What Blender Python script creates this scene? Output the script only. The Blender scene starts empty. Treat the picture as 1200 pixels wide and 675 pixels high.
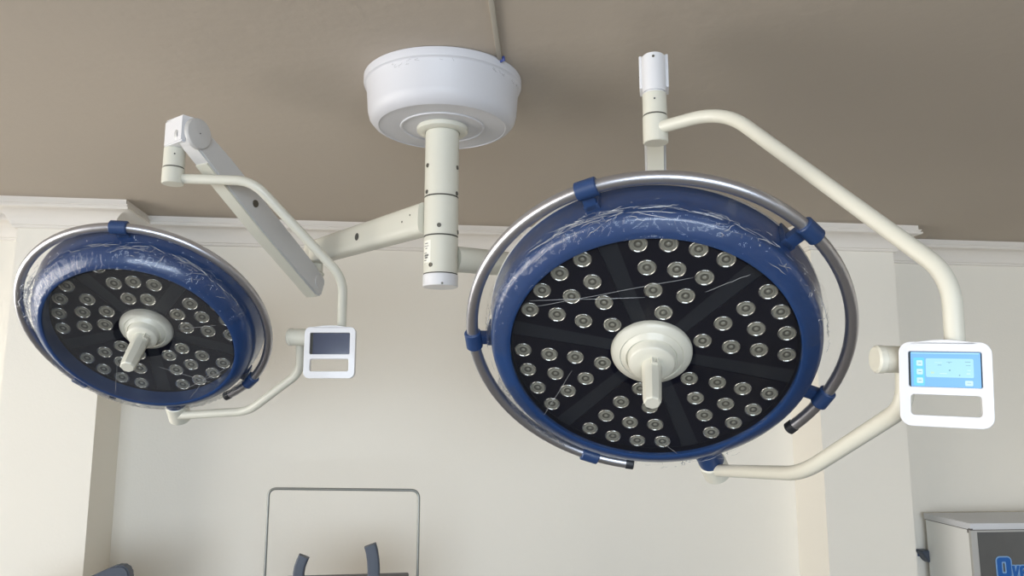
import bpy, bmesh, math, random
from mathutils import Vector, Matrix, noise
random.seed(7)
PI = math.pi
S = bpy.context.scene
COL = S.collection

# ------------------------------------------------------------------ camera
FPX, PITCH, YAW, EYE = 900.0, math.radians(8.7), math.radians(7.5), 1.70
CF = Vector((math.sin(YAW)*math.cos(PITCH), math.cos(YAW)*math.cos(PITCH), math.sin(PITCH)))
CR = Vector((math.cos(YAW), -math.sin(YAW), 0))
CU = CR.cross(CF)
O = Vector((0, 0, EYE))
cd = bpy.data.cameras.new('camera'); cam = bpy.data.objects.new('camera', cd); COL.objects.link(cam)
cd.sensor_width = 36; cd.lens = 36*FPX/1200; cd.clip_start = .02; cd.clip_end = 60
cam.matrix_world = Matrix.Translation(O) @ Matrix((CR, CU, -CF)).transposed().to_4x4()
S.camera = cam

def ray(px, py): return CF + CR*((px-600)/FPX) + CU*((337.5-py)/FPX)
def P(px, py, z): return O + ray(px, py)*z
def at_y(px, py, y): d = ray(px, py); return O + d*(y/d.y)
def at_z(px, py, z): d = ray(px, py); return O + d*((z-EYE)/d.z)

# ------------------------------------------------------------------ materials
def lin(c): return tuple((x/12.92 if x <= .04045 else ((x+.055)/1.055)**2.4) for x in [v/255 for v in c])
def mat(name, rgb, rough=.5, metal=0, coat=0, bump=0, scale=40, var=0, vscale=3, emit=None, spec=.5, coat_rough=.05):
    m = bpy.data.materials.new(name); m.use_nodes = True
    nt = m.node_tree; b = nt.nodes['Principled BSDF']
    c = lin(rgb); b.inputs['Base Color'].default_value = (*c, 1)
    b.inputs['Roughness'].default_value = rough; b.inputs['Metallic'].default_value = metal
    b.inputs['Coat Weight'].default_value = coat; b.inputs['Coat Roughness'].default_value = coat_rough
    b.inputs['Specular IOR Level'].default_value = spec
    tc = nt.nodes.new('ShaderNodeTexCoord')
    if var:
        n = nt.nodes.new('ShaderNodeTexNoise'); n.inputs['Scale'].default_value = vscale; n.inputs['Detail'].default_value = 5
        nt.links.new(tc.outputs['Object'], n.inputs['Vector'])
        mx = nt.nodes.new('ShaderNodeMix'); mx.data_type = 'RGBA'
        mx.inputs[6].default_value = (*[v*(1-var) for v in c], 1); mx.inputs[7].default_value = (*[min(1, v*(1+var)) for v in c], 1)
        nt.links.new(n.outputs['Fac'], mx.inputs[0]); nt.links.new(mx.outputs[2], b.inputs['Base Color'])
    if bump:
        n2 = nt.nodes.new('ShaderNodeTexNoise'); n2.inputs['Scale'].default_value = scale; n2.inputs['Detail'].default_value = 4
        nt.links.new(tc.outputs['Object'], n2.inputs['Vector'])
        bp = nt.nodes.new('ShaderNodeBump'); bp.inputs['Strength'].default_value = bump; bp.inputs['Distance'].default_value = .002
        nt.links.new(n2.outputs['Fac'], bp.inputs['Height']); nt.links.new(bp.outputs['Normal'], b.inputs['Normal'])
    if emit:
        b.inputs['Emission Color'].default_value = (*lin(emit[0]), 1); b.inputs['Emission Strength'].default_value = emit[1]
    return m

M = dict(
    wall=mat('wall_paint', (243, 238, 227), .75, bump=.25, scale=90, var=.03, vscale=1.2),
    ceil=mat('ceiling_paint', (188, 177, 164), .85, bump=.5, scale=25, var=.05, vscale=.9),
    crown=mat('crown_plaster', (236, 230, 222), .6, bump=.1, scale=60),
    floor=mat('floor_tile', (118, 113, 106), .35, var=.08, vscale=2),
    cream=mat('cream_enamel', (214, 212, 199), .42, coat=.2, bump=.03, scale=60),
    white=mat('white_plastic', (222, 222, 225), .35, coat=.3),
    drum=mat('white_cover', (208, 208, 213), .5, coat=.12, coat_rough=.25, bump=.04, scale=30),
    grey=mat('grey_enamel', (196, 195, 194), .42, coat=.2),
    blue=mat('blue_housing', (32, 62, 110), .28, coat=.5, coat_rough=.12, spec=.4),
    clip=mat('blue_plastic', (38, 64, 108), .42, coat=.1),
    navy=mat('navy_face', (14, 15, 28), .32, coat=.1, coat_rough=.2, spec=.2),
    face=mat('charcoal_face', (36, 39, 46), .42, spec=.25),
    steel=mat('brushed_steel', (190, 190, 196), .33, metal=.9, bump=.03, scale=200),
    lens=mat('clear_lens', (164, 164, 152), .2, metal=.35, coat=1, coat_rough=.04),
    lensdark=mat('lens_core', (112, 112, 104), .2, metal=.4, coat=1),
    lensrim=mat('lens_rim', (196, 196, 190), .12, metal=.85, coat=1, coat_rough=.03),
    rubber=mat('black_rubber', (38, 40, 46), .5),
    screw=mat('screw_steel', (110, 108, 100), .35, metal=.8),
    gap=mat('dark_seam', (70, 68, 62), .7),
    paper=mat('sticker_paper', (236, 234, 224), .6),
    ink=mat('black_ink', (40, 40, 44), .6),
    off=mat('dark_screen', (44, 50, 76), .18, coat=.6),
    navypad=mat('black_vinyl', (32, 31, 42), .45, bump=.2, scale=80),
    slate=mat('slate_plastic', (72, 79, 92), .5),
    wire=mat('dull_steel', (140, 142, 138), .4, metal=.7),
    cab=mat('white_cabinet_enamel', (234, 235, 233), .5, var=.02),
    cabtop=mat('grey_cabinet_enamel', (206, 208, 212), .5, var=.03),
    cabframe=mat('cabinet_frame_enamel', (176, 175, 172), .5),
    chip=mat('chipped_edge', (92, 88, 86), .7),
    backing=mat('foil_backing', (104, 106, 108), .28, metal=.55, var=.22, vscale=5, bump=.6, scale=6),
    lettblue=mat('lettering_blue', (18, 92, 170), .5),
    lettpale=mat('lettering_outline', (132, 172, 214), .5),
    bluetape=mat('blue_tape', (70, 84, 150), .5),
    ui0=mat('screen_blue', (6, 10, 16), .3, emit=((120, 188, 250), 1.0)),
    ui1=mat('screen_cyan', (6, 10, 16), .3, emit=((105, 212, 246), 1.0)),
    ui2=mat('screen_pale', (6, 10, 16), .3, emit=((170, 228, 250), 1.0)),
    ui3=mat('screen_white', (6, 10, 16), .3, emit=((205, 240, 252), 1.0)),
    ui4=mat('screen_mark', (6, 10, 16), .4, emit=((140, 195, 215), .9)),
    ui5=mat('screen_yellow', (6, 10, 16), .4, emit=((195, 232, 205), 1.0)),
)
def film_mat(name, haze, rough, gloss=1.0):
    m = bpy.data.materials.new(name); m.use_nodes = True; nt = m.node_tree
    for n in list(nt.nodes):
        if n.type != 'OUTPUT_MATERIAL': nt.nodes.remove(n)
    out = [n for n in nt.nodes if n.type == 'OUTPUT_MATERIAL'][0]
    tr = nt.nodes.new('ShaderNodeBsdfTransparent'); gl = nt.nodes.new('ShaderNodeBsdfGlossy'); df = nt.nodes.new('ShaderNodeBsdfDiffuse')
    gl.inputs['Roughness'].default_value = rough; df.inputs['Color'].default_value = (.85, .87, .9, 1)
    fr = nt.nodes.new('ShaderNodeFresnel'); fr.inputs['IOR'].default_value = 1.5
    sc = nt.nodes.new('ShaderNodeMath'); sc.operation = 'MULTIPLY'; sc.inputs[1].default_value = gloss; nt.links.new(fr.outputs[0], sc.inputs[0])
    a = nt.nodes.new('ShaderNodeMixShader'); a.inputs[0].default_value = haze
    nt.links.new(tr.outputs[0], a.inputs[1]); nt.links.new(df.outputs[0], a.inputs[2])
    b = nt.nodes.new('ShaderNodeMixShader')
    nt.links.new(sc.outputs[0], b.inputs[0]); nt.links.new(a.outputs[0], b.inputs[1]); nt.links.new(gl.outputs[0], b.inputs[2])
    nt.links.new(b.outputs[0], out.inputs['Surface'])
    return m
M['film'] = film_mat('clear_film', .01, .06, .38)
M['sheer'] = film_mat('sheer_film', .008, .2, .35)
M['haze'] = film_mat('stretched_film', .03, .25, .6)
M['crease'] = film_mat('film_crease', .34, .10)
M['glass'] = film_mat('window_glass', 0.0, .02)

# ------------------------------------------------------------------ mesh helpers
def finish(name, bm, m, parent=None, smooth=True, angle=35, label=None, mw=None):
    bmesh.ops.remove_doubles(bm, verts=bm.verts, dist=1e-6)
    bmesh.ops.recalc_face_normals(bm, faces=bm.faces)
    me = bpy.data.meshes.new(name); bm.to_mesh(me); bm.free()
    ms = m if isinstance(m, (list, tuple)) else [m]
    for k in ms: me.materials.append(k)
    if smooth:
        for p in me.polygons: p.use_smooth = True
        me.set_sharp_from_angle(angle=math.radians(angle))
    o = bpy.data.objects.new(name, me); COL.objects.link(o)
    if parent is not None: o.parent = parent
    if mw is not None: o.matrix_local = mw
    if label: o['label'] = label
    return o

def frame_of(n, up=Vector((0, 0, 1))):
    n = n.normalized(); x = up.cross(n)
    if x.length < 1e-4: x = Vector((1, 0, 0))
    x.normalize(); return Matrix((x, n.cross(x), n)).transposed()

def add_lathe(bm, prof, org=Vector(), axis=Vector((0, 0, 1)), seg=48, mi=0, up=Vector((0, .2, 1))):
    R = frame_of(axis, up); rings = []
    for r, h in prof:
        if r < 1e-7: rings.append([bm.verts.new(org + R @ Vector((0, 0, h)))])
        else: rings.append([bm.verts.new(org + R @ Vector((r*math.cos(2*PI*k/seg), r*math.sin(2*PI*k/seg), h))) for k in range(seg)])
    for a, b in zip(rings, rings[1:]):
        for k in range(seg):
            v = []
            for q in ((a[k % len(a)], a[(k+1) % len(a)], b[(k+1) % len(b)], b[k % len(b)])):
                if q not in v: v.append(q)
            if len(v) > 2:
                f = bm.faces.new(v); f.material_index = mi
def add_cyl(bm, a, b, r, seg=32, bev=.002, mi=0, r2=None):
    L = (b-a).length; r2 = r if r2 is None else r2
    add_lathe(bm, [(0, 0), (r-bev, 0), (r, bev), (r2, L-bev), (r2-bev, L), (0, L)], a, b-a, seg, mi)

def round_path(pts, rad, n=8):
    out = [pts[0].copy()]
    for i in range(1, len(pts)-1):
        p, a, b = pts[i], (pts[i-1]-pts[i]), (pts[i+1]-pts[i])
        r = min(rad, a.length*.48, b.length*.48)
        s, e = p + a.normalized()*r, p + b.normalized()*r
        for k in range(n+1):
            t = k/n; out.append(s*(1-t)**2 + p*2*t*(1-t) + e*t*t)
    out.append(pts[-1].copy()); return out
def add_tube(bm, pts, r, seg=20, closed=False, cap=True, mi=0):
    n = len(pts); rings = []; up = None
    for i, p in enumerate(pts):
        if closed: t = pts[(i+1) % n]-pts[i-1]
        else: t = pts[min(i+1, n-1)]-pts[max(i-1, 0)]
        t.normalize()
        if up is None:
            up = Vector((0, 0, 1)) if abs(t.z) < .9 else Vector((1, 0, 0))
        up = (up - t*up.dot(t)).normalized(); s = t.cross(up)
        rr = r[i] if isinstance(r, list) else r
        rings.append([bm.verts.new(p + (up*math.cos(2*PI*k/seg)+s*math.sin(2*PI*k/seg))*rr) for k in range(seg)])
    for i in range(n if closed else n-1):
        a, b = rings[i], rings[(i+1) % n]
        for k in range(seg):
            f = bm.faces.new((a[k], a[(k+1) % seg], b[(k+1) % seg], b[k])); f.material_index = mi
    if cap and not closed:
        for q in (rings[0][::-1], rings[-1]): f = bm.faces.new(q); f.material_index = mi
def add_box(bm, c, ax, half, bev=0, mi=0, seg=2):
    t = bmesh.new(); bmesh.ops.create_cube(t, size=2)
    for v in t.verts: v.co = Vector((v.co.x*half[0], v.co.y*half[1], v.co.z*half[2]))
    if bev: bmesh.ops.bevel(t, geom=t.edges[:], offset=bev, segments=seg, profile=.6, affect='EDGES')
    mp = {}
    for v in t.verts: mp[v] = bm.verts.new(c + ax @ v.co)
    for f in t.faces:
        g = bm.faces.new([mp[v] for v in f.verts]); g.material_index = mi
    t.free()
def add_prism(bm, poly, z0, z1, X=None, mi=0):
    """2-D outline extruded between two heights, placed by X (Matrix 4x4)."""
    X = X or Matrix.Identity(4)
    a = [bm.verts.new(X @ Vector((x, y, z0))) for x, y in poly]; b = [bm.verts.new(X @ Vector((x, y, z1))) for x, y in poly]
    n = len(poly)
    for q in (a[::-1], b): f = bm.faces.new(q); f.material_index = mi
    for k in range(n): f = bm.faces.new((a[k], a[(k+1) % n], b[(k+1) % n], b[k])); f.material_index = mi
def rrect(x0, y0, x1, y1, r, n=6, arch=0):
    out = []
    for cx, cy, a0 in ((x1-r, y1-r, 0), (x0+r, y1-r, 90), (x0+r, y0+r, 180), (x1-r, y0+r, 270)):
        for k in range(n+1):
            a = math.radians(a0 + 90*k/n); out.append((cx+r*math.cos(a), cy+r*math.sin(a)))
        if a0 == 0 and arch:
            for k in range(1, 8):
                t = k/8; out.append((x1-r+(x0-x1+2*r)*t, y1+arch*math.sin(PI*t)))
    return out
def add_frame(bm, outer, inner, z0, z1, X, mi=0):
    """ring between two outlines with the same vertex count"""
    n = len(outer); V = [[bm.verts.new(X @ Vector((x, y, z))) for x, y in p] for p in (outer, inner) for z in (z0, z1)]
    o0, o1, i0, i1 = V
    for k in range(n):
        j = (k+1) % n
        for q in ((o0[k], o0[j], o1[j], o1[k]), (i0[j], i0[k], i1[k], i1[j]), (o1[k], o1[j], i1[j], i1[k]), (o0[j], o0[k], i0[k], i0[j])):
            f = bm.faces.new(q); f.material_index = mi
def thing(name, loc, label, cat, group=None):
    o = bpy.data.objects.new(name, None); COL.objects.link(o); o.location = loc
    o.empty_display_size = .1; o['label'] = label; o['category'] = cat
    if group: o['group'] = group
    return o
def struct(o): o['kind'] = 'structure'; return o
BM = bmesh.new
I3 = Matrix.Identity(3)
def box_obj(name, lo, hi, m, parent=None, bev=0):
    bm = BM(); lo, hi = Vector(lo), Vector(hi); add_box(bm, (lo+hi)/2, I3, (hi-lo)/2, bev); return finish(name, bm, m, parent, smooth=bool(bev))

# ------------------------------------------------------------------ room
X0, X1, Y0, Y1, H = -3.6, 4.4, -5.4, 3.70, 2.56
struct(box_obj('floor', (X0-.2, Y0-.2, -.1), (X1+.2, Y1+.2, 0), M['floor']))
struct(box_obj('ceiling', (X0-.2, Y0-.2, H), (X1+.2, Y1+.2, H+.12), M['ceil']))
def pier(x0, x1):
    bm = BM(); add_box(bm, Vector(((x0+x1)/2, 3.56, H/2)), I3, ((x1-x0)/2, .14, H/2)); return bm
# back wall in one mesh with its two piers
bm = BM(); add_box(bm, Vector(((X0+X1)/2, Y1+.1, H/2)), I3, ((X1-X0)/2+.2, .1, H/2))
LP, RP = (-1.66, -1.288), (1.905, 2.335)
struct(finish('wall_back', bm, M['wall'], smooth=False))
struct(finish('wall_pier_left', pier(*LP), M['wall'], smooth=False))
struct(finish('wall_pier_right', pier(*RP), M['wall'], smooth=False))
struct(box_obj('wall_right', (X1, Y0, 0), (X1+.15, Y1, H), M['wall']))
# walls with window openings
def wall_with_hole(name, fixed, lo, hi, w0, w1, z0, z1, axis):
    bm = BM()
    def bx(a0, a1, b0, b1):
        if axis == 'y': l, h_ = (a0, fixed-.15, b0), (a1, fixed, b1)
        else: l, h_ = (fixed-.15, a0, b0), (fixed, a1, b1)
        l, h_ = Vector(l), Vector(h_); add_box(bm, (l+h_)/2, I3, (h_-l)/2)
    bx(lo, w0, 0, H); bx(w1, hi, 0, H); bx(w0, w1, 0, z0); bx(w0, w1, z1, H)
    return struct(finish(name, bm, M['wall'], smooth=False))
wall_with_hole('wall_front', Y0, X0, X1, -3.2, 2.4, .25, 2.40, 'y')
wall_with_hole('wall_left', X0, Y0, Y1, -2.6, 3.35, .35, 2.3, 'x')
def window(name, fixed, w0, w1, z0, z1, axis, n):
    bm = BM()
    def p(u, z, d): return Vector((u, fixed-.08+d, z)) if axis == 'y' else Vector((fixed-.08+d, u, z))
    def bar(u0, u1, b0, b1):
        a, b = p(u0, b0, -.025), p(u1, b1, .025); add_box(bm, (a+b)/2, I3, [abs(q) for q in (b-a)/2], .004)
    for k in range(n+1):
        u = w0+(w1-w0)*k/n; bar(u-.025, u+.025, z0, z1)
    bar(w0, w1, z0, z0+.05); bar(w0, w1, z1-.05, z1)
    o = struct(finish(name, bm, M['white']))
    bm = BM(); a, b = p(w0, z0, -.003), p(w1, z1, .003); add_box(bm, (a+b)/2, I3, [abs(q) for q in (b-a)/2])
    finish('pane', bm, M['glass'], o, smooth=False)
window('window_1', Y0, -3.2, 2.4, .25, 2.40, 'y', 4)
window('window_2', X0, -2.6, 3.35, .35, 2.3, 'x', 3)

# crown moulding: profile (projection, drop from ceiling), swept along the wall line
PROF = [(0, .118), (.012, .118), (.016, .113), (.016, .107), (.022, .104), (.026, .090), (.036, .072), (.056, .056), (.078, .047),
        (.092, .044), (.097, .040), (.097, .034), (.090, .032), (.090, .029), (.094, .026), (.094, .022), (.084, .020), (.084, .0)]
def crown(path, name):
    bm = BM(); rings = []
    for i, (x, y, ox, oy) in enumerate(path):
        rings.append([bm.verts.new((x+ox*p, y+oy*p, H-d)) for p, d in PROF])
    for a, b in zip(rings, rings[1:]):
        for k in range(len(PROF)-1): bm.faces.new((a[k], a[k+1], b[k+1], b[k]))
    for r in (rings[0], rings[-1]):
        pass
    return struct(finish(name, bm, M['crown'], angle=25))
yf = 3.42
crown([(X0, Y1, 0, -1), (LP[0], Y1, -1, -1), (LP[0], yf, -1, -1), (LP[1], yf, 1, -1), (LP[1], Y1, 1, -1),
       (RP[0], Y1, -1, -1), (RP[0], yf, -1, -1), (RP[1], yf, 1, -1), (RP[1], Y1, 1, -1), (X1, Y1, 0, -1)], 'trim_1')
# thin cable strip on the ceiling running to the drum
a, b = at_z(574, -12, H), at_z(586, 70, H)
bm = BM(); d = (b-a); ax = frame_of(d.normalized()); add_box(bm, (a+b)/2 - Vector((0, 0, .003)), ax, (.006, .004, d.length/2), .0015)
struct(finish('trim_2', bm, mat('cable_strip_paint', (176, 170, 158), .6)))

# ------------------------------------------------------------------ ceiling mount
cx, cy = .072, 1.962
mount = thing('ceiling_mount', (cx, cy, H), 'white drum-shaped ceiling mount with a cream segmented column hanging under it', 'ceiling mount')
def V(x, y, z): return Vector((x, y, z))
bm = BM()
add_lathe(bm, [(0, 0), (.207, 0), (.2095, -.002), (.2095, -.018), (.2080, -.0225), (.2035, -.0245), (.2015, -.028), (.1965, -.096), (.192, -.113), (.181, -.126),
               (.168, -.132), (.166, -.130), (.112, -.130), (.110, -.133), (.106, -.133), (.104, -.130), (0, -.130)], seg=96)
finish('drum_cover', bm, M['drum'], mount, angle=40)
bm = BM(); add_lathe(bm, [(.046, -.130), (.066, -.130), (.068, -.133), (.067, -.142), (.060, -.146), (.046, -.146)], seg=48)
finish('collar', bm, M['cream'], mount)
zt = [2.43, 2.237, 2.132, 2.033, 2.001]
for i, (h1, h0, m) in enumerate(((zt[0], zt[1]+.0012, 'cream'), (zt[1]-.0012, zt[2]+.0012, 'cream'), (zt[2]-.0012, zt[3]+.0008, 'cream'), (zt[3]-.0008, zt[4], 'white'))):
    bm = BM(); add_cyl(bm, V(0, 0, h0-H), V(0, 0, h1-H), .0445 if i < 3 else .0455, 64, .0015)
    if i < 3: add_cyl(bm, V(0, 0, h0-H-.004), V(0, 0, h0-H+.01), .0425, 48, .001)
    finish('column_section' if i < 3 else 'end_cap', bm, M[m], mount)
for hh in (zt[1], zt[2], zt[3]):
    bm = BM(); add_lathe(bm, [(.0435, -.0016), (.0442, -.0016), (.0442, .0016), (.0435, .0016)], V(0, 0, hh-H), seg=64)
    finish('joint_seam', bm, M['gap'], mount)
to_cam = math.atan2(-cy, -cx)
for px, py in ((499, 192), (534, 193), (498, 223), (533, 224), (512, 264), (536, 269), (502, 310)):
    s = max(-.97, min(.97, ((px-(516.5-(py-160)*.02))/20.2)))
    ang = to_cam + math.asin(s)
    h = at_y(516, py, cy-.04).z
    n = V(math.cos(ang), math.sin(ang), 0)
    bm = BM(); add_lathe(bm, [(0, .0), (.0028, 0), (.0033, .0012), (.0052, .0012), (.0058, .0004), (.0058, -.002)], n*.0447 + V(0, 0, h-H), n, 20)
    finish('screw', bm, M['screw'], mount)
bm = BM(); n = V(math.cos(to_cam), math.sin(to_cam), 0); h = at_y(513, 332, cy-.04).z
add_lathe(bm, [(0, .0015), (.003, .0015), (.003, -.002)], V(math.cos(to_cam+.1), math.sin(to_cam+.1), 0)*.0455 + V(0, 0, h-H), n, 16)
finish('screw', bm, M['screw'], mount)
# sticker wrapped on the lowest section
bm = BM(); a0, a1 = to_cam-1.25, to_cam-.62; h0, h1 = 2.060, 2.118
for k in range(10):
    t0, t1 = a0+(a1-a0)*k/10, a0+(a1-a0)*(k+1)/10; r = .0448
    bm.faces.new([bm.verts.new((r*math.cos(t), r*math.sin(t), hh-H)) for t, hh in ((t0, h0), (t1, h0), (t1, h1), (t0, h1))])
st = finish('sticker', bm, M['paper'], mount)
bm = BM()
for hh, u0, u1, w in ((2.110, .25, .7, .0012), (2.103, .1, .8, .0008), (2.097, .3, .6, .0012), (2.085, .1, .55, .001), (2.079, .15, .8, .0025), (2.073, .2, .7, .0022), (2.066, .1, .5, .001)):
    t0, t1 = a0+(a1-a0)*u0, a0+(a1-a0)*u1; r = .0450
    for k in range(5):
        ta, tb = t0+(t1-t0)*k/5, t0+(t1-t0)*(k+.75)/5
        bm.faces.new([bm.verts.new((r*math.cos(t), r*math.sin(t), z_-H)) for t, z_ in ((ta, hh-w), (tb, hh-w), (tb, hh+w), (ta, hh+w))])
finish('print', bm, M['ink'], st)
# wrap film creases on the drum
bm = BM()
for k in range(16):
    ang = to_cam + random.choice((random.gauss(.0, .08), random.gauss(-.4, .15), random.gauss(.7, .25))); zz = -random.uniform(.026, .036); L = random.uniform(.003, .012)
    pts = []
    for j in range(4): 
        aa = ang + random.uniform(-.02, .02)+ j*.012*random.choice((1, -1)); pts.append(V(.2032*math.cos(aa), .2032*math.sin(aa), zz - L*j/3*random.uniform(.5, 1)))
    add_tube(bm, pts, .0003, 5)
o = finish('film_crease', bm, M['crease'], mount); o['label'] = 'clear plastic wrap creased along the top edge of the drum'; o['kind'] = 'stuff'
bm = BM(); q = at_z(588, 69, H-.004)-mount.location
add_box(bm, V(q.x, q.y, -.006), frame_of(V(.6, .4, .2)), (.010, .006, .002), .0008)
finish('tape_tab', bm, M['bluetape'], mount, label='small blue film tab')

# ------------------------------------------------------------------ surgical lights
def head_frame(cxp, cyp, a, b, z):
    a, b = math.radians(a), math.radians(b)
    n = Vector((math.sin(b)*math.cos(a), -math.sin(a), math.cos(a)*math.cos(b)))      # in camera axes (right, up, back)
    u = Vector((0, 1, 0)).cross(n).normalized(); v = n.cross(u)
    W = Matrix((CR, CU, -CF)).transposed()
    C = O + W @ (Vector((cxp/900, cyp/900, -1))*z)
    R = Matrix((W @ u, W @ v, W @ n)).transposed()
    return Matrix.Translation(C) @ R.to_4x4()

def arc_pts(R, a0, a1, d, n, c=(0, 0)):
    return [V(c[0]+R*math.cos(math.radians(a0+(a1-a0)*k/n)), c[1]+R*math.sin(math.radians(a0+(a1-a0)*k/n)), d) for k in range(n+1)]

def make_lens(r):
    bm = BM(); k = r/.0188
    pr = [(0, .0012), (.0020, .0010), (.0032, .0002), (.0042, -.0003), (.0062, -.0004), (.0086, .0000), (.0096, .0008), (.0106, .0008), (.0112, .0), (.0130, -.0002), (.0156, .0000), (.0163, .0008), (.0170, .0014), (.0176, .0014), (.0182, .0004), (.0186, -.0008), (.0186, -.003), (0, -.003)]
    add_lathe(bm, [(a*k, h*k) for a, h in pr], seg=28)
    for f in bm.faces:
        rr = f.calc_center_median().xy.length
        if .0040*k < rr < .0090*k: f.material_index = 1
        elif rr > .0157*k: f.material_index = 2
    me = bpy.data.meshes.new('led_lens'); bmesh.ops.recalc_face_normals(bm, faces=bm.faces); bm.to_mesh(me); bm.free()
    me.materials.append(M['lens']); me.materials.append(M['lensdark']); me.materials.append(M['lensrim'])
    for p in me.polygons: p.use_smooth = True
    me.set_sharp_from_angle(angle=math.radians(60))
    return me

def lamp_head(root, hf, c):
    Rr, Ro, Ri, di, do, db = c['back'], c['outer'], c['inner'], c['di'], c['do'], c['db']
    loc = Matrix.Translation(-root.location) @ hf
    # shell: front bezel and side skirt
    bm = BM()
    add_lathe(bm, [(Ri+.002, -.008), (Ri+.001, c['dark']), (Ri, di-.004), (Ri+.0015, di+.001), (Ri+.005, di+.0025), (Ri+(Ro-Ri)*.35, di*.85+do*.15+.002), (Ri+(Ro-Ri)*.75, do+(di-do)*.45), (Ro-.004, do+.003),
                   (Ro, do-.006), (Ro+(Rr-Ro)*.45, do-(do-db)*.45), (Rr-.002, db+.006), (Rr, db), (Rr-.003, db-.002), (Rr-.02, db-.004)], seg=128)
    for f_ in bm.faces:
        cm = f_.calc_center_median()
        if cm.xy.length < Ri+.0025 and cm.z < c['dark']: f_.material_index = 1
    head = finish('lamp_head', bm, [M['blue'], M['navy']], root, angle=50, mw=loc)
    bm = BM(); add_lathe(bm, [(Rr-.006, db+.001), (Rr+.0008, db-.0015), (Rr+.0018, db-.0045), (Rr-.004, db-.010), (Rr*.86, db-.032), (Rr*.5, db-.050), (.085, db-.060), (.075, db-.075), (0, db-.078)], seg=128)
    finish('rear_cover', bm, M['grey'], head, angle=50)
    bm = BM(); add_lathe(bm, [(0, -.010), (Ri+.004, -.010), (Ri+.004, -.0035), (0, -.0035)], seg=96)
    finish('face_plate', bm, M['face'], head, smooth=False)
    # dark glossy sectors
    nf, w = c['nf'], c['chan']/2
    for i in range(nf):
        mid = math.radians(c['a0']-i*360/nf); half = PI/nf; r1, r0 = Ri-.002, c['rin']
        a1, ai = half-math.asin(w/r1), half-math.asin(w*.8/r0)
        pts = [(r0*math.cos(mid-ai+2*ai*k/6), r0*math.sin(mid-ai+2*ai*k/6)) for k in range(7)] + [(r1*math.cos(mid+a1-2*a1*k/20), r1*math.sin(mid+a1-2*a1*k/20)) for k in range(21)]
        bm = BM(); add_prism(bm, pts[::-1], -.006, -.001); finish('sector_panel', bm, M['navy'], head, smooth=False)
    bm = BM(); add_lathe(bm, [(0, -.0008), (c['rin']*1.02, -.0008), (c['rin']*1.04, -.002), (c['rin']*1.04, -.006), (0, -.006)], seg=48)
    finish('inner_plate', bm, M['navy'], head)
    me = make_lens(c['lens'])
    for i in range(nf):
        for r, a in c['leds']:
            t = math.radians(a-i*360/nf)
            o = bpy.data.objects.new('led_lens', me); COL.objects.link(o); o.parent = head
            o.location = (r*math.cos(t), r*math.sin(t), 0); o.rotation_euler = (0, 0, t)
    # hub
    f = c['hub']
    bm = BM(); add_lathe(bm, [(.083*f, -.008), (.0845*f, -.002), (.083*f, .004), (.080*f, .008), (.0655*f, .015), (.064*f, .013), (.062*f, .015), (.053*f, .022), (.0505*f, .019),
                              (.0485*f, .021), (.0475*f, .036), (.044*f, .040), (.030*f, .042), (.024*f, .043), (0, .043)], seg=72)
    finish('centre_hub', bm, M['cream'], head, angle=45)
    # sterile grip: eight-sided taper
    bm = BM(); hr = c['grip']; L = c['griplen']; rings = []
    for r, h, sides in ((hr*1.25, .036, .3), (hr*1.06, .041, .3), (hr, .052, .4), (hr*.96, L*.55, .6), (hr*.90, L-.012, 1), (hr*.84, L-.003, 1), (hr*.72, L, 1)):
        ring = []
        for k in range(32):
            t = 2*PI*k/32; seg = (t % (PI/4))-PI/8; poly = math.cos(PI/8)/math.cos(seg); q = r*(1+(poly-1)*sides*1.0)
            ring.append(bm.verts.new((q*math.cos(t), q*math.sin(t), h)))
        rings.append(ring)
    for a, b in zip(rings, rings[1:]):
        for k in range(32): bm.faces.new((a[k], a[(k+1) % 32], b[(k+1) % 32], b[k]))
    bm.faces.new(rings[-1])
    grip = finish('grip_handle', bm, M['cream'], head, angle=28)
    bm = BM(); t = c['btn']
    n = V(math.cos(t), math.sin(t), 0); s = V(-math.sin(t), math.cos(t), 0)
    X = Matrix((s, V(0, 0, 1), n)).transposed()
    pos = n*(hr*1.02) + V(0, 0, .050)
    outer = [(-.0065, -.008), (.0065, -.008), (.0065, .008), (-.0065, .008)]; inner = [(-.0035, -.005), (.0035, -.005), (.0035, .005), (-.0035, .005)]
    add_frame(bm, outer, inner, -.003, .004, Matrix.Translation(pos) @ X.to_4x4())
    add_box(bm, pos + V(0, 0, -.001), X, (.002, .0045, .0035), .0006)
    finish('release_button', bm, M['cream'], head, smooth=False)
    # steel hand rail
    rr = c['rail']; off = c['off']
    pts = arc_pts(rr, c['r0'], c['r1'], c['dr'], 110, off)
    bm = BM(); add_tube(bm, pts, c['rt'], 24)
    finish('hand_rail', bm, M['steel'], head, angle=60)
    for e in (0, 1):
        p, q = (pts[0], pts[1]) if e == 0 else (pts[-1], pts[-2]); dirv = (p-q).normalized()
        bm = BM(); add_cyl(bm, p-dirv*.014, p+dirv*.006, c['rt']*1.1, 24, .002); finish('rail_end_cap', bm, M['rubber'], head)
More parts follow.
